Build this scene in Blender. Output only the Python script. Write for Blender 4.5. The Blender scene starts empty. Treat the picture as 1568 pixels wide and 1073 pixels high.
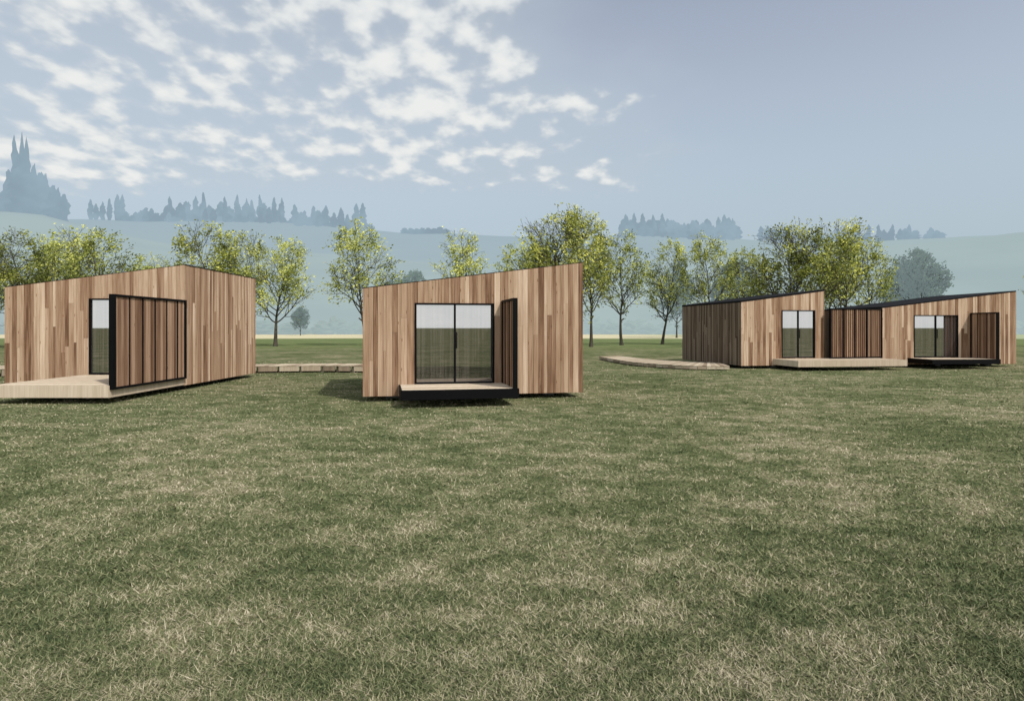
import bpy, math, random
import numpy as np
from mathutils import Vector, Matrix, noise
random.seed(7); np.random.seed(7)
scene=bpy.context.scene
scene.view_settings.view_transform='Standard'
scene.view_settings.look='None'
scene.view_settings.exposure=0
COL=scene.collection

# ------------------------------------------------------------ node helpers
def newmat(name):
    m=bpy.data.materials.new(name); m.use_nodes=True
    nt=m.node_tree; nt.nodes.clear()
    out=nt.nodes.new('ShaderNodeOutputMaterial')
    return m,nt,out
def N(nt,t,**kw):
    n=nt.nodes.new(t)
    for k,v in kw.items(): setattr(n,k,v)
    return n
def L(nt,a,b): nt.links.new(a,b)
def ramp(nt,stops,fac=None,interp='LINEAR'):
    r=nt.nodes.new('ShaderNodeValToRGB'); r.color_ramp.interpolation=interp
    e=r.color_ramp.elements
    e[0].position=stops[0][0]; e[0].color=(*stops[0][1],1)
    e[1].position=stops[-1][0]; e[1].color=(*stops[-1][1],1)
    for p,c in stops[1:-1]:
        x=e.new(p); x.color=(*c,1)
    if fac is not None: L(nt,fac,r.inputs[0])
    return r
def mixc(nt,fac,a,b,bt='MIX'):
    m=nt.nodes.new('ShaderNodeMix'); m.data_type='RGBA'; m.blend_type=bt
    for sock,val in ((m.inputs[0],fac),(m.inputs[6],a),(m.inputs[7],b)):
        if hasattr(val,'is_output'): L(nt,val,sock)
        else: sock.default_value = val if not isinstance(val,tuple) else (*val,1)
    return m.outputs[2]
def math_(nt,op,a,b=None,c=None,clamp=False):
    m=nt.nodes.new('ShaderNodeMath'); m.operation=op; m.use_clamp=clamp
    for i,v in enumerate((a,b,c)):
        if v is None: continue
        if hasattr(v,'is_output'): L(nt,v,m.inputs[i])
        else: m.inputs[i].default_value=v
    return m.outputs[0]
def noise_(nt,vec,scale,detail=4,rough=.55,out='Fac'):
    n=N(nt,'ShaderNodeTexNoise'); n.inputs['Scale'].default_value=scale
    n.inputs['Detail'].default_value=detail; n.inputs['Roughness'].default_value=rough
    if vec is not None: L(nt,vec,n.inputs['Vector'])
    return n.outputs[out]
def mapping(nt,vec,scale=(1,1,1),rot=(0,0,0),loc=(0,0,0)):
    m=N(nt,'ShaderNodeMapping'); m.inputs['Scale'].default_value=scale; m.inputs['Rotation'].default_value=rot; m.inputs['Location'].default_value=loc
    L(nt,vec,m.inputs['Vector']); return m.outputs[0]
def maprange(nt,v,a,b,c=0,d=1,smooth=True):
    m=N(nt,'ShaderNodeMapRange'); m.interpolation_type='SMOOTHSTEP' if smooth else 'LINEAR'
    L(nt,v,m.inputs[0]); 
    for i,x in enumerate((a,b,c,d)): m.inputs[i+1].default_value=x
    return m.outputs[0]

# ------------------------------------------------------------ materials
def wood_mat(name,stops,rough=.8,grain=.35,contrast=1.0):
    m,nt,out=newmat(name)
    at=N(nt,'ShaderNodeAttribute',attribute_name='rnd')
    tc=N(nt,'ShaderNodeTexCoord')
    add=N(nt,'ShaderNodeVectorMath',operation='ADD'); L(nt,tc.outputs['Object'],add.inputs[0])
    cmb=N(nt,'ShaderNodeCombineXYZ'); 
    L(nt,math_(nt,'MULTIPLY',at.outputs['Fac'],37.0),cmb.inputs[2]); L(nt,math_(nt,'MULTIPLY',at.outputs['Fac'],11.0),cmb.inputs[0])
    L(nt,cmb.outputs[0],add.inputs[1])
    g=noise_(nt,mapping(nt,add.outputs[0],(30,30,1)),1.0,4,.65)
    g2=noise_(nt,mapping(nt,add.outputs[0],(6,6,.55)),1.0,2,.6)
    f=math_(nt,'MULTIPLY_ADD',math_(nt,'SUBTRACT',at.outputs['Fac'],.5),contrast,.5)
    f=math_(nt,'ADD',f,math_(nt,'MULTIPLY',math_(nt,'SUBTRACT',g,.5),grain*2.7))
    f=math_(nt,'ADD',f,math_(nt,'MULTIPLY',math_(nt,'SUBTRACT',g2,.5),grain*2.2),clamp=True)
    k=N(nt,'ShaderNodeTexVoronoi'); k.inputs['Scale'].default_value=1.0; L(nt,mapping(nt,add.outputs[0],(7,7,2.2)),k.inputs['Vector'])
    kn=maprange(nt,k.outputs['Distance'],.06,.13)
    f=math_(nt,'MULTIPLY',f,math_(nt,'MULTIPLY_ADD',kn,.6,.4))
    r=ramp(nt,stops,f)
    p=N(nt,'ShaderNodeBsdfDiffuse'); p.inputs['Roughness'].default_value=.3
    L(nt,r.outputs[0],p.inputs[0])
    L(nt,p.outputs[0],out.inputs[0]); return m
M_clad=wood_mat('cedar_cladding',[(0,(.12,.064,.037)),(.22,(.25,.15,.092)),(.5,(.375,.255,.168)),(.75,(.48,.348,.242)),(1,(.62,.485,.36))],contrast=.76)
M_shade=wood_mat('shade_painted_cladding',[(0,(.055,.04,.028)),(.5,(.15,.112,.08)),(1,(.25,.20,.15))],contrast=.7)  # cladding darkened to paint shade into the left walls
M_slat=wood_mat('screen_slats',[(0,(.11,.06,.038)),(.5,(.235,.142,.09)),(1,(.38,.255,.172))],contrast=.8)
M_deck=wood_mat('deck_boards',[(0,(.32,.25,.18)),(.5,(.46,.38,.28)),(1,(.60,.52,.41))],contrast=.8)
M_walk=wood_mat('boardwalk_boards',[(0,(.22,.17,.12)),(.5,(.37,.30,.22)),(1,(.52,.45,.34))],contrast=.9)
def plain(name,col,rough=.5,var=.25,spec=.5):
    m,nt,out=newmat(name)
    tc=N(nt,'ShaderNodeTexCoord'); n=noise_(nt,tc.outputs['Object'],9,2)
    c=mixc(nt,n,tuple(x*(1-var) for x in col),tuple(x*(1+var) for x in col))
    p=N(nt,'ShaderNodeBsdfPrincipled'); p.inputs['Roughness'].default_value=rough
    p.inputs['Specular IOR Level'].default_value=spec
    L(nt,c,p.inputs['Base Color']); L(nt,p.outputs[0],out.inputs[0]); return m
M_black=plain('black_steel',(.003,.003,.0035),.6,spec=.08)
M_roof=plain('roof_membrane',(.008,.008,.009),.9,spec=.1)
M_body=plain('wall_core',(.03,.022,.018),.9)
M_conc=plain('concrete_pier',(.12,.12,.11),.9)
def glass():
    m,nt,out=newmat('window_glass')
    tc=N(nt,'ShaderNodeTexCoord')
    w=noise_(nt,mapping(nt,tc.outputs['Object'],(22,22,.25)),1,3)
    d=N(nt,'ShaderNodeBsdfDiffuse'); L(nt,mixc(nt,maprange(nt,w,.35,.65),(.022,.019,.018),(.085,.072,.065)),d.inputs[0])
    g=N(nt,'ShaderNodeBsdfGlossy'); g.inputs['Roughness'].default_value=.012; g.inputs[0].default_value=(.97,.97,.97,1)
    f=N(nt,'ShaderNodeFresnel'); f.inputs[0].default_value=1.5
    mx=N(nt,'ShaderNodeMixShader'); L(nt,math_(nt,'ADD',f.outputs[0],.33,clamp=True),mx.inputs[0])
    L(nt,d.outputs[0],mx.inputs[1]); L(nt,g.outputs[0],mx.inputs[2]); L(nt,mx.outputs[0],out.inputs[0]); return m
M_glass=glass()

# ------------------------------------------------------------ mesh helper
class MB:
    def __init__(s): s.v=[];s.f=[];s.m=[];s.r=[]
    def hexa(s,pts,mi=0,r=.5):
        b=len(s.v); s.v+= [tuple(p) for p in pts]
        for f in ((0,3,2,1),(4,5,6,7),(0,1,5,4),(1,2,6,5),(2,3,7,6),(3,0,4,7)):
            s.f.append(tuple(b+i for i in f)); s.m.append(mi)
        s.r+=[r]*8
    def box(s,x0,x1,y0,y1,z0,z1,mi=0,r=None):
        r=random.random() if r is None else r
        s.hexa([(x0,y0,z0),(x1,y0,z0),(x1,y1,z0),(x0,y1,z0),(x0,y0,z1),(x1,y0,z1),(x1,y1,z1),(x0,y1,z1)],mi,r)
    def obj(s,name,mats,parent=None,smooth=False):
        me=bpy.data.meshes.new(name); me.from_pydata(s.v,[],s.f)
        for m in mats: me.materials.append(m)
        me.polygons.foreach_set('material_index',s.m)
        if len(s.r)==len(s.v):
            a=me.attributes.new('rnd','FLOAT','POINT'); a.data.foreach_set('value',s.r)
        if smooth: me.polygons.foreach_set('use_smooth',[True]*len(s.f))
        me.update()
        o=bpy.data.objects.new(name,me); COL.objects.link(o)
        if parent: o.parent=parent
        return o

def cladding(name,length,hfun,z0,opens,tf,mat,parent,avg=.125):
    mb=MB(); edges=sorted(set([e for o in opens for e in o[:2]]))
    t=0
    while t<length-.02:
        w=random.choice([avg*.8,avg,avg*1.15,avg*.6])
        nt_=t+w
        for e in edges:
            if t<e-1e-6 and nt_>e-.03: nt_=e; break
        if nt_>length-.04: nt_=length
        segs=[(z0,None)]
        mid=(t+nt_)/2
        for (a,b,c,d) in opens:
            if a<mid<b: segs=[(z0,c),(d,None)]
        for (za,zb) in segs:
            top=zb if zb is not None else min(hfun(t),hfun(nt_))
            if top-za<.03: continue
            cuts=[za]; 
            if zb is None and top-za>1 and random.random()<.5: cuts.append(za+random.uniform(.3,.8)*(top-za))
            cuts.append(None)
            for i in range(len(cuts)-1):
                c0=cuts[i]; c1=cuts[i+1]; r=random.random()
                g=.003; o1=.028+random.uniform(-.004,.004)
                a=t+g; b=nt_-g
                if c1 is None:
                    zl,zr=(zb,zb) if zb is not None else (hfun(a),hfun(b))
                else: zl=zr=c1-.002
                q=[tf(a,c0,o1),tf(b,c0,o1),tf(b,c0,0),tf(a,c0,0),tf(a,zl,o1),tf(b,zr,o1),tf(b,zr,0),tf(a,zl,0)]
                mb.hexa(q,0,r)
        t=nt_
    return mb.obj(name,[mat],parent)

def screen(name,p0,p1,z0,z1,parent,pitch=.13,gap=.022,post=.07,batten=.5):
    d=Vector((p1[0]-p0[0],p1[1]-p0[1],0)); ln=d.length; d.normalize(); n=Vector((-d.y,d.x,0))
    def P(t,o,z): return (p0[0]+d.x*t+n.x*o,p0[1]+d.y*t+n.y*o,z)
    def bx(mb,t0,t1,o0,o1,a,b,mi=0,r=None):
        r=random.random() if r is None else r
        mb.hexa([P(t0,o0,a),P(t1,o0,a),P(t1,o1,a),P(t0,o1,a),P(t0,o0,b),P(t1,o0,b),P(t1,o1,b),P(t0,o1,b)],mi,r)
    fr=MB()
    bx(fr,0,post,-.05,.05,z0,z1); bx(fr,ln-post*.7,ln,-.05,.05,z0,z1)
    bx(fr,post,ln-post*.7,-.05,.05,z1-.05,z1); bx(fr,post,ln-post*.7,-.05,.05,z0,z0+.05)
    fr.obj(name+'_frame',[M_black],parent)
    sl=MB(); t=post+.01
    while t<ln-post*.7-.02:
        w=min(pitch-gap,ln-post*.7-.005-t)
        bx(sl,t,t+w,-.015+random.uniform(-.006,.006),.02,z0+.052,z1-.052)
        t+=pitch
    if batten:
        t=post+batten
        while t<ln-.2:
            bx(sl,t,t+.03,-.035,.035,z0+.051,z1-.051,1); t+=batten
    sl.obj(name+'_slats',[M_slat,M_black],parent)

def deck(name,u0,u1,v0,v1,zt,zb,parent,fascia):
    mb=MB(); v=v0+.01
    while v<v1-.02:
        w=min(.14,v1-v); mb.box(u0+.012,u1-.012,v,v+w-.008,zt-.03,zt+random.uniform(0,.002)); v+=.145
    mb.obj(name+'_boards',[M_deck],parent)
    fb=MB()
    fb.box(u0,u1,v0-.03,v0+.01,zb,zt+.002); fb.box(u0-.03,u0,v0-.03,v1,zb,zt+.001); fb.box(u1,u1+.03,v0-.03,v1,zb,zt+.001)
    fb.box(u0+.2,u1-.2,v0+.1,v1-.05,zb+.02,zt-.04)
    fb.obj(name+'_fascia',[fascia],parent)

def window(name,u0,u1,z0,z1,parent,nm=1):
    fr=MB(); a=-.012;b=.10;w=.045
    fr.box(u0,u0+w,a,b,z0,z1); fr.box(u1-w,u1,a,b,z0,z1); fr.box(u0+w,u1-w,a,b,z1-w,z1); fr.box(u0+w,u1-w,a,b,z0,z0+w)
    for i in range(nm):
        c=u0+(u1-u0)*(i+1)/(nm+1); fr.box(c-.022,c+.022,a+.01,b,z0+w,z1-w)
    fr.obj(name+'_frame',[M_black],parent)
    g=MB()
    for i in range(nm+1):
        p=u0+w+(u1-u0-2*w)*i/(nm+1); q=u0+w+(u1-u0-2*w)*(i+1)/(nm+1)
        g.box(p+.001,q-.001,.04+.012*(i%2),.05+.012*(i%2),z0+w,z1-w)
    g.obj(name+'_glass',[M_glass],parent)
    h=MB()  # pull handle on the leaf edge
    c=(u0+u1)/2; h.box(c+.035,c+.05,a-.03,a+.012,z0+.85,z0+1.25); h.obj(name+'_handle',[M_black],parent)

def cabin(P,yaw,W,D,hl,hr,zb,win,matside,roofthick=.02,name='timber_cabin'):
    e=bpy.data.objects.new(name,None); COL.objects.link(e)
    e.location=(P[0],P[1],0); e.rotation_euler=(0,0,math.radians(yaw))
    h=lambda t:hl+(hr-hl)*t/W
    u0,u1,z0,z1=win
    core=MB(); k=.03
    def slab(a,b,c,fa,fb):
        core.hexa([(a,k,c),(b,k,c),(b,.16,c),(a,.16,c),(a,k,fa),(b,k,fb),(b,.16,fb),(a,.16,fa)])
    slab(k,u0,zb+.01,h(k)-.05,h(u0)-.05); slab(u1,W-k,zb+.01,h(u1)-.05,h(W-k)-.05)
    slab(u0,u1,z1,h(u0)-.05,h(u1)-.05)
    if z0>zb+.03: slab(u0,u1,zb+.01,z0,z0)
    core.hexa([(k,.16,zb+.01),(W-k,.16,zb+.01),(W-k,D-k,zb+.01),(k,D-k,zb+.01),(k,.16,h(k)-.05),(W-k,.16,h(W)-.05),(W-k,D-k,h(W)-.05),(k,D-k,h(k)-.05)])
    core.obj('wall_core',[M_body],e)
    cladding('front_wall_boards',W,h,zb,[win],lambda t,z,o:(t,k-o,z),M_clad,e)
    cladding('right_wall_boards',D-.03,lambda t:hr,zb,[],lambda t,z,o:(W-k+o,.03+t,z),M_clad,e)
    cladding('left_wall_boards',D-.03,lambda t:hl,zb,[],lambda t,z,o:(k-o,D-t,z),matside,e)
    cladding('back_wall_boards',W,lambda t:h(W-t),zb,[],lambda t,z,o:(W-t,D-k+o,z),M_clad,e)
    r=MB()
    r.hexa([(-.012,.02,hl+.003),(W+.012,.02,hr+.003),(W+.012,D+.03,hr+.003),(-.012,D+.03,hl+.003),
            (-.012,.02,hl+roofthick),(W+.012,.02,hr+roofthick),(W+.012,D+.03,hr+roofthick),(-.012,D+.03,hl+roofthick)])
    r.obj('roof',[M_roof],e)
    p=MB()
    for x in (.7,W/2,W-.7):
        for y in (.9,D/2,D-.7): p.box(x-.15,x+.15,y-.15,y+.15,-.1,zb+.012)
    p.obj('foundation_piers',[M_conc],e)
    window('sliding_door',u0,u1,z0,z1,e)
    return e

c=cabin((-3.52,15.4),11.2,5.41,4.9,2.68,3.39,.13,(1.213,3.147,.40,2.35),M_shade)
deck('deck',.864,3.42,-1.5,-.004,.40,.19,c,M_black)
screen('slatted_screen',(3.37,-1.5),(3.37,-.02),.17,2.42,c,pitch=.12)
c=cabin((-14.3,18.4),0,5.07,5.1,2.89,3.52,.13,(2.38,4.5,.44,2.58),M_shade)
deck('deck',2.28,5.04,-3.4,-.004,.43,.15,c,M_deck)
screen('slatted_screen',(5.10,-3.42),(5.10,-.02),.33,2.53,c,pitch=.115,gap=.008,post=.12,batten=.56)
c=cabin((9.80,27.9),9.4,3.9,6.0,2.84,3.35,.13,(1.87,3.46,.45,2.52),M_shade,.08)
deck('deck',1.5,6.4,-1.8,-.004,.42,.17,c,M_deck)
screen('slatted_screen',(3.95,-.30),(6.6,-.12),.43,2.6,c,pitch=.10,gap=.05,post=.06,batten=.6)
c=cabin((16.4,28.9),4.5,6.32,5.0,2.62,3.37,.13,(1.45,3.55,.44,2.32),M_shade,.06)
deck('deck',1.2,4.2,-1.5,-.004,.42,.22,c,M_black)
screen('slatted_screen',(4.15,-1.5),(4.15,-.02),.2,2.42,c,pitch=.12)

# ------------------------------------------------------------ boardwalks
def strip_walk(name,pts_front,pts_back,zt,zb,step=.62):
    mb=MB()
    n=len(pts_front)
    for i in range(n-1):
        a0=Vector(pts_front[i]);a1=Vector(pts_front[i+1]);b0=Vector(pts_back[i]);b1=Vector(pts_back[i+1])
        k=max(1,int((a1-a0).length/.16))
        for j in range(k):
            s=j/k+.02/k; t=(j+1)/k-.02/k
            p=a0.lerp(a1,s);q=a0.lerp(a1,t);r=b0.lerp(b1,t);u=b0.lerp(b1,s)
            mb.hexa([(*p,zt-.03),(*q,zt-.03),(*r,zt-.03),(*u,zt-.03),(*p,zt),(*q,zt),(*r,zt),(*u,zt)],0,random.random())
        k=max(1,int((a1-a0).length/step)); nrm=(a0-b0).normalized()
        for j in range(k):
            s=j/k+.03; t=(j+1)/k-.03
            p=a0.lerp(a1,s)-nrm*.01;q=a0.lerp(a1,t)-nrm*.01
            p2=p-nrm*.04;q2=q-nrm*.04
            mb.hexa([(*p,zb),(*q,zb),(*q2,zb),(*p2,zb),(*p,zt-.035),(*q,zt-.035),(*q2,zt-.035),(*p2,zt-.035)],0,random.random())
            c=a0.lerp(a1,j/k)-nrm*.2
            mb.box(c.x-.05,c.x+.05,c.y-.05,c.y+.05,-.05,zt-.035)
    return mb.obj(name,[M_walk])
def curve_pts(P,n=5):
    out=[]
    P=[Vector(p) for p in P]; Q=[P[0]]+P+[P[-1]]
    for i in range(1,len(Q)-2):
        for k in range(n):
            t=k/n; a,b,c_,d=Q[i-1],Q[i],Q[i+1],Q[i+2]
            out.append(.5*((2*b)+(-a+c_)*t+(2*a-5*b+4*c_-d)*t*t+(-a+3*b-3*c_+d)*t**3))
    out.append(P[-1]); return [tuple(o) for o in out]
strip_walk('timber_boardwalk',[(-10.6,25.0),(-9.1,25.4),(-7.5,25.7),(-5.0,25.3),(-3.6,24.6)],[(-10.6,26.5),(-9.1,26.9),(-7.5,27.2),(-5.0,26.8),(-3.2,26.0)],.28,.06)
strip_walk('timber_boardwalk',curve_pts([(4.8,36.0),(5.4,31.0),(6.3,28.6),(7.4,27.3),(9.0,27.0)]),curve_pts([(6.0,37.0),(6.9,32.8),(7.9,31.0),(8.6,30.2),(9.4,29.6)]),.18,.04)
strip_walk('timber_boardwalk',[(-24,24.0),(-19,23.6),(-14.5,22.0)],[(-24,25.5),(-19,25.1),(-14.4,23.4)],.30,.04)

# ------------------------------------------------------------ ground
def ground_colour(nt,pos,fine=True):
    big=noise_(nt,pos,.33,1,.5); mid=noise_(nt,mapping(nt,pos,(1,1.25,1),(0,0,.35)),1.6,5,.74)
    f=math_(nt,'ADD',math_(nt,'MULTIPLY',big,.30),math_(nt,'MULTIPLY',mid,.70))
    f=math_(nt,'MULTIPLY_ADD',math_(nt,'SUBTRACT',f,.5),1.6,.492)
    if fine: f=math_(nt,'ADD',f,math_(nt,'MULTIPLY',math_(nt,'SUBTRACT',noise_(nt,pos,16,3,.7),.5),.7))
    return f
def painted_haze_mix(nt,shader,col,fac):  # haze painted as emission over the surface, no fog volume
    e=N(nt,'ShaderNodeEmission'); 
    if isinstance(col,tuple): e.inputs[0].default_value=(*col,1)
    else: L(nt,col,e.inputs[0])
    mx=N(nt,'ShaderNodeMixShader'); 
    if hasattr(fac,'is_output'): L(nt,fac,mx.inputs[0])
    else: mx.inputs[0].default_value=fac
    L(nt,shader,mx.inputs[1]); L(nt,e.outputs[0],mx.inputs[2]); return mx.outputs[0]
def ground_mat():
    m,nt,out=newmat('meadow_ground')
    geo=N(nt,'ShaderNodeNewGeometry'); pos=geo.outputs['Position']
    f=ground_colour(nt,pos)
    r=ramp(nt,[(.22,(.055,.07,.032)),(.42,(.10,.118,.053)),(.55,(.165,.17,.088)),(.68,(.26,.228,.148)),(.82,(.34,.295,.21))],f)
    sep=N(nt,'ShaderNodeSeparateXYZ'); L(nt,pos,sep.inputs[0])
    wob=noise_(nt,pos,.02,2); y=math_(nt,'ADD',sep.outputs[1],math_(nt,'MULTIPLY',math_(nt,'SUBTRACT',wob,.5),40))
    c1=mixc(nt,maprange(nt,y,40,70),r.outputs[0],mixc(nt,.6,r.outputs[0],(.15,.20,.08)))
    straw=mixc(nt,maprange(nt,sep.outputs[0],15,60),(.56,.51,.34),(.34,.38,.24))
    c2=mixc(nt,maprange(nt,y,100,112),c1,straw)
    c3=mixc(nt,maprange(nt,y,185,215),c2,(.26,.34,.28))  # far ground colour paled with painted haze
    p=N(nt,'ShaderNodeBsdfDiffuse')
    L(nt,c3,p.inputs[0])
    L(nt,p.outputs[0],out.inputs[0]); return m
me=bpy.data.meshes.new('ground'); S=6000
me.from_pydata([(-S,-S,0),(S,-S,0),(S,S,0),(-S,S,0)],[],[(0,1,2,3)]); me.materials.append(ground_mat())
COL.objects.link(bpy.data.objects.new('ground',me))

def grass_mat():
    m,nt,out=newmat('grass_blades')
    geo=N(nt,'ShaderNodeNewGeometry'); f=ground_colour(nt,geo.outputs['Position'],False)
    at=N(nt,'ShaderNodeAttribute',attribute_name='rnd')
    f=math_(nt,'ADD',f,math_(nt,'MULTIPLY',math_(nt,'SUBTRACT',at.outputs['Fac'],.5),.52))
    r=ramp(nt,[(.18,(.065,.088,.042)),(.40,(.135,.158,.075)),(.55,(.23,.237,.125)),(.68,(.36,.325,.215)),(.88,(.55,.49,.36))],f)
    d=N(nt,'ShaderNodeBsdfDiffuse'); L(nt,r.outputs[0],d.inputs[0])
    L(nt,d.outputs[0],out.inputs[0]); return m
def grass():
    n=400000
    inv=np.random.uniform(1/34.0,1/2.6,n); D=1/inv
    X=np.random.uniform(-.95,.95,n)*D+np.random.normal(0,.2,n)
    h=np.random.uniform(.007,.028,n)*(1+D*.01)
    tuft=np.random.rand(n)<.03; h[tuft]*=1.7
    w=.0018+.00075*D
    a=np.random.uniform(0,2*np.pi,n); lx=np.random.normal(0,1.1,n)*h; ly=np.random.normal(0,1.1,n)*h
    v=np.zeros((n,3,3),dtype=np.float32)
    v[:,0,0]=X-np.cos(a)*w; v[:,0,1]=D-np.sin(a)*w
    v[:,1,0]=X+np.cos(a)*w; v[:,1,1]=D+np.sin(a)*w
    v[:,2,0]=X+lx; v[:,2,1]=D+ly; v[:,2,2]=h
    me=bpy.data.meshes.new('grass'); me.vertices.add(n*3); me.vertices.foreach_set('co',v.ravel())
    me.loops.add(n*3); me.loops.foreach_set('vertex_index',np.arange(n*3,dtype=np.int32))
    me.polygons.add(n); me.polygons.foreach_set('loop_start',np.arange(0,n*3,3,dtype=np.int32))
    me.update(calc_edges=True)
    at=me.attributes.new('rnd','FLOAT','POINT'); at.data.foreach_set('value',np.repeat(np.random.rand(n),3).astype(np.float32))
    me.materials.append(grass_mat())
    COL.objects.link(bpy.data.objects.new('grass',me))
grass()

# ------------------------------------------------------------ hills
def prof(tab):
    xs=[a for a,b in tab]; ys=[b for a,b in tab]
    return lambda s: float(np.interp(s,xs,ys))
near=prof([(-1.6,.17),(-1.08,.172),(-.78,.180),(-.72,.176),(-.65,.158),(-.53,.133),(-.28,.115),(-.08,.100),(.12,.104),(.32,.114),(.52,.126),(.67,.135),(.78,.149),(1.0,.162),(1.6,.17)])
far=prof([(-1.6,.165),(-.78,.170),(-.64,.167),(-.53,.163),(-.35,.160),(-.22,.150),(-.16,.145),(.02,.141),(.17,.141),(.35,.137),(.47,.133),(.62,.139),(1.0,.15),(1.6,.15)])
def sst(a,b,x):
    t=max(0,min(1,(x-a)/(b-a))); return t*t*(3-2*t)
def hill(x,y):
    s=x/max(y,1)
    n1=noise.noise(Vector((x*.006,y*.006,0)))*5+noise.noise(Vector((x*.02,y*.02,3)))*1.5
    a=(near(s)*330+n1*.6)*sst(190,330,y)*(1-sst(340,440,y)*.35)
    b=(far(s)*600+n1)*sst(360,600,y)*(1-sst(620,900,y)*.5)
    return max(a,b,-1)-.3*(1-sst(190,230,y))
def hills():
    nx,ny=170,90; v=[];f=[]
    for j in range(ny):
        y=185+ (j/(ny-1))**1.3*760
        for i in range(nx):
            x=(-1.5+3.0*i/(nx-1))*y
            v.append((x,y,hill(x,y)))
    for j in range(ny-1):
        for i in range(nx-1):
            a=j*nx+i; f.append((a,a+1,a+nx+1,a+nx))
    me=bpy.data.meshes.new('hills'); me.from_pydata(v,[],f); me.polygons.foreach_set('use_smooth',[True]*len(f))
    m,nt,out=newmat('hillside_painted_haze'); m.cycles.emission_sampling='NONE'  # hillside haze is emissive colour, stronger with distance
    geo=N(nt,'ShaderNodeNewGeometry'); pos=geo.outputs['Position']; sep=N(nt,'ShaderNodeSeparateXYZ'); L(nt,pos,sep.inputs[0])
    pt=noise_(nt,mapping(nt,pos,(.008,.016,.03)),1,4,.6)
    c=mixc(nt,maprange(nt,pt,.42,.62),(.20,.25,.17),(.05,.085,.06))
    d=N(nt,'ShaderNodeBsdfDiffuse'); L(nt,c,d.inputs[0])
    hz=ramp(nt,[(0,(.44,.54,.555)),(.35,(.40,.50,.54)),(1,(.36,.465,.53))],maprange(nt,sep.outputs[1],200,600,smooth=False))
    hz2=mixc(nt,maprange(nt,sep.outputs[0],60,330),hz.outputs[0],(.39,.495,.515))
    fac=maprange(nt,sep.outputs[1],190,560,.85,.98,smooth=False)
    L(nt,painted_haze_mix(nt,d.outputs[0],hz2,fac),out.inputs[0])
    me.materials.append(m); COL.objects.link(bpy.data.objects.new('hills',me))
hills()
def painted_haze_mat(name,col,hz,fac):  # distant foliage with haze painted into its colour as emission
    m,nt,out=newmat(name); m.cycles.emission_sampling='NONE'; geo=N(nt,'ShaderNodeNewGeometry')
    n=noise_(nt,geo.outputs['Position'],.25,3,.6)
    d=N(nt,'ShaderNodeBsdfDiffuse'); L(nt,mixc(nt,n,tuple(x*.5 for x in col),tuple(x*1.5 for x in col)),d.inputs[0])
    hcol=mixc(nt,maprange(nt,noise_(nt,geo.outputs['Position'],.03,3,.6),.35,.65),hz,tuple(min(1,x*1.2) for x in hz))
    L(nt,painted_haze_mix(nt,d.outputs[0],hcol,fac),out.inputs[0]); return m
M_cyp=painted_haze_mat('cypress_painted_haze',(.05,.08,.06),(.275,.37,.44),.94)
M_hedge=painted_haze_mat('hedge_painted_haze',(.12,.16,.09),(.41,.51,.53),.74)
M_mid=painted_haze_mat('tree_painted_haze',(.07,.11,.05),(.28,.36,.38),.45)
def spire(mb,x,y,z,h,r,sides=8,rings=12,broad=False):
    b=len(mb.v); ln=random.uniform(-.03,.03)*h
    for k in range(rings):
        t=k/(rings-1)
        if broad: rr=r*max(0,math.sin(math.pi*min(.97,.12+.86*t)))**.6
        else: rr=r*max(0,math.sin(math.pi*min(.98,.10+.88*t**1.15)))**.65*(1-.25*t)
        for i in range(sides):
            a=2*math.pi*i/sides+k*.4; q=max(.02,rr*random.uniform(.45,1.45))
            mb.v.append((x+ln*t+math.cos(a)*q,y+math.sin(a)*q,z+h*t+random.uniform(-.035,.035)*h))
    for k in range(rings-1):
        for i in range(sides):
            mb.f.append((b+k*sides+i,b+k*sides+(i+1)%sides,b+(k+1)*sides+(i+1)%sides,b+(k+1)*sides+i)); mb.m.append(0)
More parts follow.
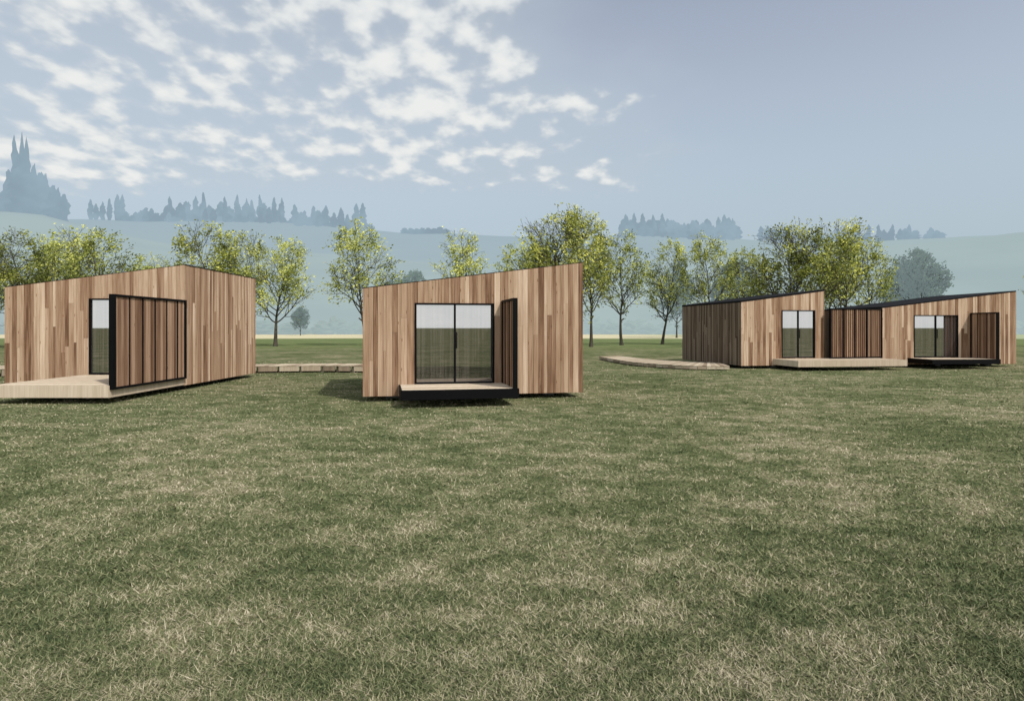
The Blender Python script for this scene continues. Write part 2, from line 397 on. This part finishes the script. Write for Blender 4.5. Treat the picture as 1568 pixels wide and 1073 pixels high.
def ridge_trees():
    mb=MB()
    def put(px,top,y,w,broad=False):
        s=(px-784)/1000; x=s*y; z=hill(x,y)-1.5; h=max(3,(502-top)/1000*y+1.75-z)
        spire(mb,x,y,z,h,w*y/1000,broad=broad)
    for px,t,w,br in ((21,207,5.5,0),(32,204,5,0),(42,208,5,0),(27,226,8,0),(37,228,8,0),(12,262,7,0),(30,252,14,1),(50,254,9,0),(60,266,9,1),(70,268,6,0),(80,282,8,1),(90,288,6,0),(98,298,7,1),(5,290,10,1),(38,276,16,1),(62,290,13,1),(20,276,12,1),(80,300,12,1),(-10,270,8,0),(-25,290,8,0)):
        put(px,t+random.uniform(-3,3),320,w,bool(br))
    for px in (141,147,158,166,178,187): put(px+random.uniform(-2,2),random.uniform(297,312),575,random.uniform(3.5,5))
    for px in range(192,255,8): put(px,random.uniform(316,332),575,random.uniform(4,7),random.random()<.6)
    for px in range(252,430,4): put(px+random.uniform(-3,3),random.uniform(308,333),random.uniform(560,585),random.uniform(4,8),random.random()<.6)
    for px in (260,300,312,345,362,378,386,398,420,431): put(px,random.uniform(294,308),570,random.uniform(4,5.5))
    for px in range(430,570,5): put(px+random.uniform(-3,3),random.uniform(320,342),random.uniform(560,585),random.uniform(4,7),random.random()<.5)
    for px in (452,466,480,498,522,545,556): put(px,random.uniform(310,324),570,5.5)
    for px in range(620,690,9): put(px,random.uniform(347,352),580,7,True)
    for px in range(952,1135,6): put(px+random.uniform(-3,3),random.uniform(334,350),random.uniform(560,585),random.uniform(6,11),True)
    for px in (958,970,985,1000,1015,1100,1108,1122): put(px,random.uniform(324,336),570,5.5)
    for px in range(1165,1215,10): put(px,random.uniform(345,356),575,5,random.random()<.5)
    for px in range(1250,1450,8):
        if random.random()<.75: put(px,random.uniform(348,360),575,random.uniform(4,8),random.random()<.7)
    for px in (1330,1345,1366,1392): put(px,344,575,4.5)
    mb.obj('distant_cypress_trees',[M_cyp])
    hb=MB()
    for px in range(-120,1750,6):
        s=(px-784)/1000; y=random.uniform(172,186); spire(hb,s*y,y,-.5,random.choice([2,2.5,3,4,5])*random.uniform(.7,1.2),random.uniform(1.5,3),broad=True)
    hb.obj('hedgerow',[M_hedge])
ridge_trees()

# ------------------------------------------------------------ trees
def bark():
    m,nt,out=newmat('tree_bark'); tc=N(nt,'ShaderNodeTexCoord')
    n=noise_(nt,mapping(nt,tc.outputs['Object'],(8,8,1.5)),1,2)
    d=N(nt,'ShaderNodeBsdfDiffuse'); L(nt,mixc(nt,n,(.03,.026,.018),(.10,.09,.07)),d.inputs[0]); L(nt,d.outputs[0],out.inputs[0]); return m
def leafm(name,stops,tr=.36):
    m,nt,out=newmat(name); at=N(nt,'ShaderNodeAttribute',attribute_name='rnd'); oi=N(nt,'ShaderNodeObjectInfo')
    f=math_(nt,'ADD',at.outputs['Fac'],math_(nt,'MULTIPLY',math_(nt,'SUBTRACT',oi.outputs['Random'],.5),.3),clamp=True)
    r=ramp(nt,stops,f)
    d=N(nt,'ShaderNodeBsdfDiffuse'); t=N(nt,'ShaderNodeBsdfTranslucent'); L(nt,r.outputs[0],d.inputs[0]); L(nt,r.outputs[0],t.inputs[0])
    mx=N(nt,'ShaderNodeMixShader'); mx.inputs[0].default_value=tr; L(nt,d.outputs[0],mx.inputs[1]); L(nt,t.outputs[0],mx.inputs[2]); L(nt,mx.outputs[0],out.inputs[0]); return m
M_bark=bark()
M_leaf=leafm('spring_leaves',[(0,(.12,.145,.045)),(.35,(.31,.35,.09)),(.7,(.62,.65,.17)),(1,(.88,.88,.30))])
M_leafd=leafm('olive_leaves',[(0,(.08,.10,.03)),(.45,(.24,.27,.065)),(.8,(.54,.56,.13)),(1,(.82,.80,.22))])
def tree_mesh(name,seed,leafn=6,leafmat=None,rad=.32,base=.26,lsize=.085):
    """10 m tall tree: leader + side limbs filling an egg shaped crown"""
    H=10.0; rnd=random.Random(seed); mb=MB(); tips=[]
    cz=H*(base+1)/2; ch=H*(1-base)/2*1.02
    def env(p):
        k=noise.noise(Vector((p.x*.35+seed,p.y*.35,p.z*.35)))*.35
        return math.sqrt((p.x**2+p.y**2)/(rad*H)**2+((p.z-cz)/ch)**2)+k
    def tube(p,q,r0,r1,sides):
        d=(q-p).normalized(); up=Vector((0,0,1)) if abs(d.z)<.9 else Vector((1,0,0))
        a=d.cross(up).normalized(); b=d.cross(a); bs=len(mb.v)
        for (c,r) in ((p,r0),(q,r1)):
            for i in range(sides):
                t=2*math.pi*i/sides; mb.v.append(tuple(c+a*math.cos(t)*r+b*math.sin(t)*r)); mb.r.append(.5)
        for i in range(sides):
            mb.f.append((bs+i,bs+(i+1)%sides,bs+sides+(i+1)%sides,bs+sides+i)); mb.m.append(0)
    def limb(p,d,ln,r,lv):
        n=max(2,int(ln/.45)); c=p; st=ln/n
        for s in range(n):
            d=(d+Vector((rnd.gauss(0,.13),rnd.gauss(0,.13),rnd.gauss(.05,.08)))).normalized()
            q=c+d*st; r1=max(.011,r*(1-.70/n))
            tube(c,q,r,r1,5 if lv<2 else 3); c=q; r=r1
            if env(c)>1.05: tips.append(c.copy()); return
            if lv<3 and (s>0 or lv>1):
                for k in range(2 if lv==1 else 1):
                    if rnd.random()<.85:
                        ax=d.orthogonal().normalized(); ax.rotate(Matrix.Rotation(rnd.uniform(0,6.28),3,d)); ti=rnd.uniform(.45,.95)
                        limb(c,(d*math.cos(ti)+ax*math.sin(ti)).normalized(),ln*rnd.uniform(.35,.6),r*.65,lv+1)
            if lv>=3: tips.append(c.copy())
        tips.append(c.copy())
    c=Vector((0,0,-.1)); r=.20; n=16; d=Vector((0,0,1)); ph=rnd.uniform(0,6)
    for s in range(n):
        d=(d+Vector((rnd.gauss(0,.07),rnd.gauss(0,.07),.12))).normalized()
        q=c+d*(H*.9/n); r1=r*.87; tube(c,q,r*(1.25 if s==0 else 1),r1,7); c=q; r=r1
        t=(s+1)/n
        if t>base*.85:
            for k in range(2 if s%2 else 3):
                ph+=2.4+rnd.uniform(-.4,.4); el=rnd.uniform(.35,.75)+t*.35
                dd=Vector((math.cos(ph)*math.cos(el),math.sin(ph)*math.cos(el),math.sin(el)))
                limb(c,dd,H*rad*rnd.uniform(.75,1.15)*(1.1-.45*t),r*.6,1)
    for t in tips:
        dens=noise.noise(t*.5+Vector((seed,0,0)))
        kk=leafn*(.85+dens*2.4); kk=int(kk+rnd.random()); tone=.42+noise.noise(t*.9+Vector((0,seed,0)))*.8+(t.z-cz)/H*.3
        for k in range(max(0,kk)):
            c=t+Vector((rnd.gauss(0,.17),rnd.gauss(0,.17),rnd.gauss(0,.15)))
            n=Vector((rnd.gauss(0,1),rnd.gauss(0,1),rnd.gauss(0,1))).normalized(); a=n.orthogonal().normalized(); b=n.cross(a)
            s=rnd.uniform(.6,1.3)*lsize; bb=len(mb.v); rr=min(1,max(0,tone+rnd.gauss(0,.2)))
            for (i,j) in ((-1,0),(0,-.65),(1,0),(0,.65)): mb.v.append(tuple(c+a*s*i+b*s*j)); mb.r.append(rr)
            mb.f.append((bb,bb+1,bb+2,bb+3)); mb.m.append(1)
    o=mb.obj(name,[M_bark,leafmat or M_leaf]); me=o.data; bpy.data.objects.remove(o)
    return me
variants=[tree_mesh('tree_a',11,3.6,lsize=.095),tree_mesh('tree_b',23,3.6,rad=.31,lsize=.10),tree_mesh('tree_c',37,3,M_leafd,rad=.45,base=.2,lsize=.10),tree_mesh('tree_d',51,2.8,rad=.34,lsize=.1),tree_mesh('tree_f',63,3,M_leafd,rad=.34,lsize=.10)]
T=[(-20,58,372,2,1),(40,56,366,4,1.1),(110,62,349,1,1),(172,60,350,0,1.1),(322,60,354,4,1.1),(422,62,360,0,1),(372,74,368,4,.9),(560,64,354,3,1),
(703,62,355,1,.85),(775,70,372,0,.8),(850,54,328,2,.95),(905,60,340,4,.8),(952,66,358,1,.85),(1014,70,368,0,.8),(1088,66,370,3,.85),(1150,68,378,0,.8),
(1212,56,346,2,1.0),(1288,60,350,4,1),(1332,64,372,1,.85),(1262,70,362,0,.9),(75,74,372,3,.9),(240,78,392,1,.8),(1640,60,360,0,1),(-120,60,350,1,1)]
for (px,D,top,vi,wf) in T:
    h=(502-top)/1000*D+1.75
    o=bpy.data.objects.new('deciduous_tree',variants[vi]); COL.objects.link(o)
    o.location=((px-784)/1000*D,D,0); s=h/10; o.scale=(s*wf,s*wf,s); o.rotation_euler=(0,0,random.uniform(0,6.28))
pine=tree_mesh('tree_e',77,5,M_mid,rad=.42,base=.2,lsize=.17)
for (px,D,top,wf) in ((1405,110,394,.9),(1378,120,420,.8),(1036,115,415,.7),(630,130,424,.8),(600,140,436,.8),(1120,130,410,.9),(460,150,474,.9)):
    h=(502-top)/1000*D+1.75
    o=bpy.data.objects.new('distant_broadleaf_tree',pine); COL.objects.link(o)
    o.location=((px-784)/1000*D,D,0); s=h/10; o.scale=(s*wf,s*wf,s); o.rotation_euler=(0,0,random.uniform(0,6.28))

# ------------------------------------------------------------ light
sd=Vector((1.63,-1.9,2.68)).normalized()
el=math.asin(sd.z); az=math.atan2(sd.x,sd.y)
sun=bpy.data.lights.new('sun','SUN'); sun.energy=2.9; sun.angle=math.radians(1.0); sun.color=(1,.95,.88)
so=bpy.data.objects.new('sun',sun); COL.objects.link(so); so.rotation_euler=sd.to_track_quat('Z','Y').to_euler()
w=bpy.data.worlds.new('World'); scene.world=w; w.use_nodes=True; nt=w.node_tree; nt.nodes.clear()
out=N(nt,'ShaderNodeOutputWorld'); bg=N(nt,'ShaderNodeBackground'); bg.inputs[1].default_value=.112
sky=N(nt,'ShaderNodeTexSky',sky_type='NISHITA'); sky.sun_disc=False; sky.sun_elevation=el; sky.sun_rotation=az
sky.air_density=1.0; sky.dust_density=2.0; sky.ozone_density=1.5
hs=N(nt,'ShaderNodeHueSaturation'); hs.inputs['Saturation'].default_value=.52; hs.inputs['Value'].default_value=1.45; L(nt,sky.outputs[0],hs.inputs['Color'])
tc=N(nt,'ShaderNodeTexCoord'); sep=N(nt,'ShaderNodeSeparateXYZ'); L(nt,tc.outputs['Generated'],sep.inputs[0])
X,Y,Z=sep.outputs[0],sep.outputs[1],sep.outputs[2]
yy=math_(nt,'MAXIMUM',Y,.05)
s_=math_(nt,'DIVIDE',X,yy); e_=math_(nt,'DIVIDE',Z,yy)
zz=math_(nt,'ADD',math_(nt,'MAXIMUM',Z,0),.20)
cv=N(nt,'ShaderNodeCombineXYZ'); L(nt,math_(nt,'DIVIDE',X,zz),cv.inputs[0]); L(nt,math_(nt,'DIVIDE',Y,zz),cv.inputs[1]); uv=cv.outputs[0]
b_=noise_(nt,mapping(nt,uv,(1,1,1),(0,0,.3)),2.2,3,.55)
# small isotropic puffs (altocumulus): a narrow-band noise plus a finer one
a_=noise_(nt,mapping(nt,uv,(1.0,.78,1),(0,0,.25)),11,3,.42)
a2=noise_(nt,mapping(nt,uv,(1,.8,1),(0,0,.5),(3,1,0)),30,2,.5)
d0=math_(nt,'ADD',math_(nt,'MULTIPLY',a_,.70),math_(nt,'MULTIPLY_ADD',b_,.40,-.02))
d0=math_(nt,'ADD',d0,math_(nt,'MULTIPLY',a2,.14))
edge=math_(nt,'SUBTRACT',math_(nt,'MULTIPLY_ADD',math_(nt,'SUBTRACT',.5,e_),.58,.12),s_)
edge=math_(nt,'ADD',edge,math_(nt,'MULTIPLY',math_(nt,'SUBTRACT',b_,.5),.5))
mask=math_(nt,'MULTIPLY',maprange(nt,edge,-.12,.20),maprange(nt,e_,.15,.25))
dm=math_(nt,'ADD',d0,math_(nt,'MULTIPLY',math_(nt,'SUBTRACT',mask,1),.34))
cl=maprange(nt,dm,.47,.68)
veil=math_(nt,'MULTIPLY',mask,.52)
clm=math_(nt,'MULTIPLY',math_(nt,'MAXIMUM',cl,veil),maprange(nt,e_,.13,.22))
thick=maprange(nt,dm,.50,.76)
ccol=mixc(nt,thick,(4.5,5.15,5.75),(7.5,7.6,7.5))
hz=math_(nt,'MULTIPLY',maprange(nt,Z,.46,.02),.90)
base=mixc(nt,hz,hs.outputs[0],(3.65,4.6,5.25))
colr=mixc(nt,clm,base,ccol)
back=math_(nt,'MULTIPLY',maprange(nt,Y,.0,-.45),maprange(nt,Z,.50,.12))  # bright band added to unseen sky behind camera, lifts glass reflections
colr=mixc(nt,math_(nt,'MULTIPLY',back,math_(nt,'MULTIPLY_ADD',b_,.3,.75)),colr,(14.5,14.8,14.6))
L(nt,colr,bg.inputs[0]); L(nt,bg.outputs[0],out.inputs[0])
try: w.cycles.sampling_method='MANUAL'; w.cycles.sample_map_resolution=512
except Exception as ex: print(ex)

# ------------------------------------------------------------ camera
cd=bpy.data.cameras.new('camera'); cam=bpy.data.objects.new('camera',cd); COL.objects.link(cam)
cam.location=(0,0,1.75); cam.rotation_euler=(math.radians(90),0,0)
cd.sensor_width=36; cd.lens=36*1000/1568; cd.shift_y=-34.5/1568; cd.clip_start=.05; cd.clip_end=9000
scene.camera=cam
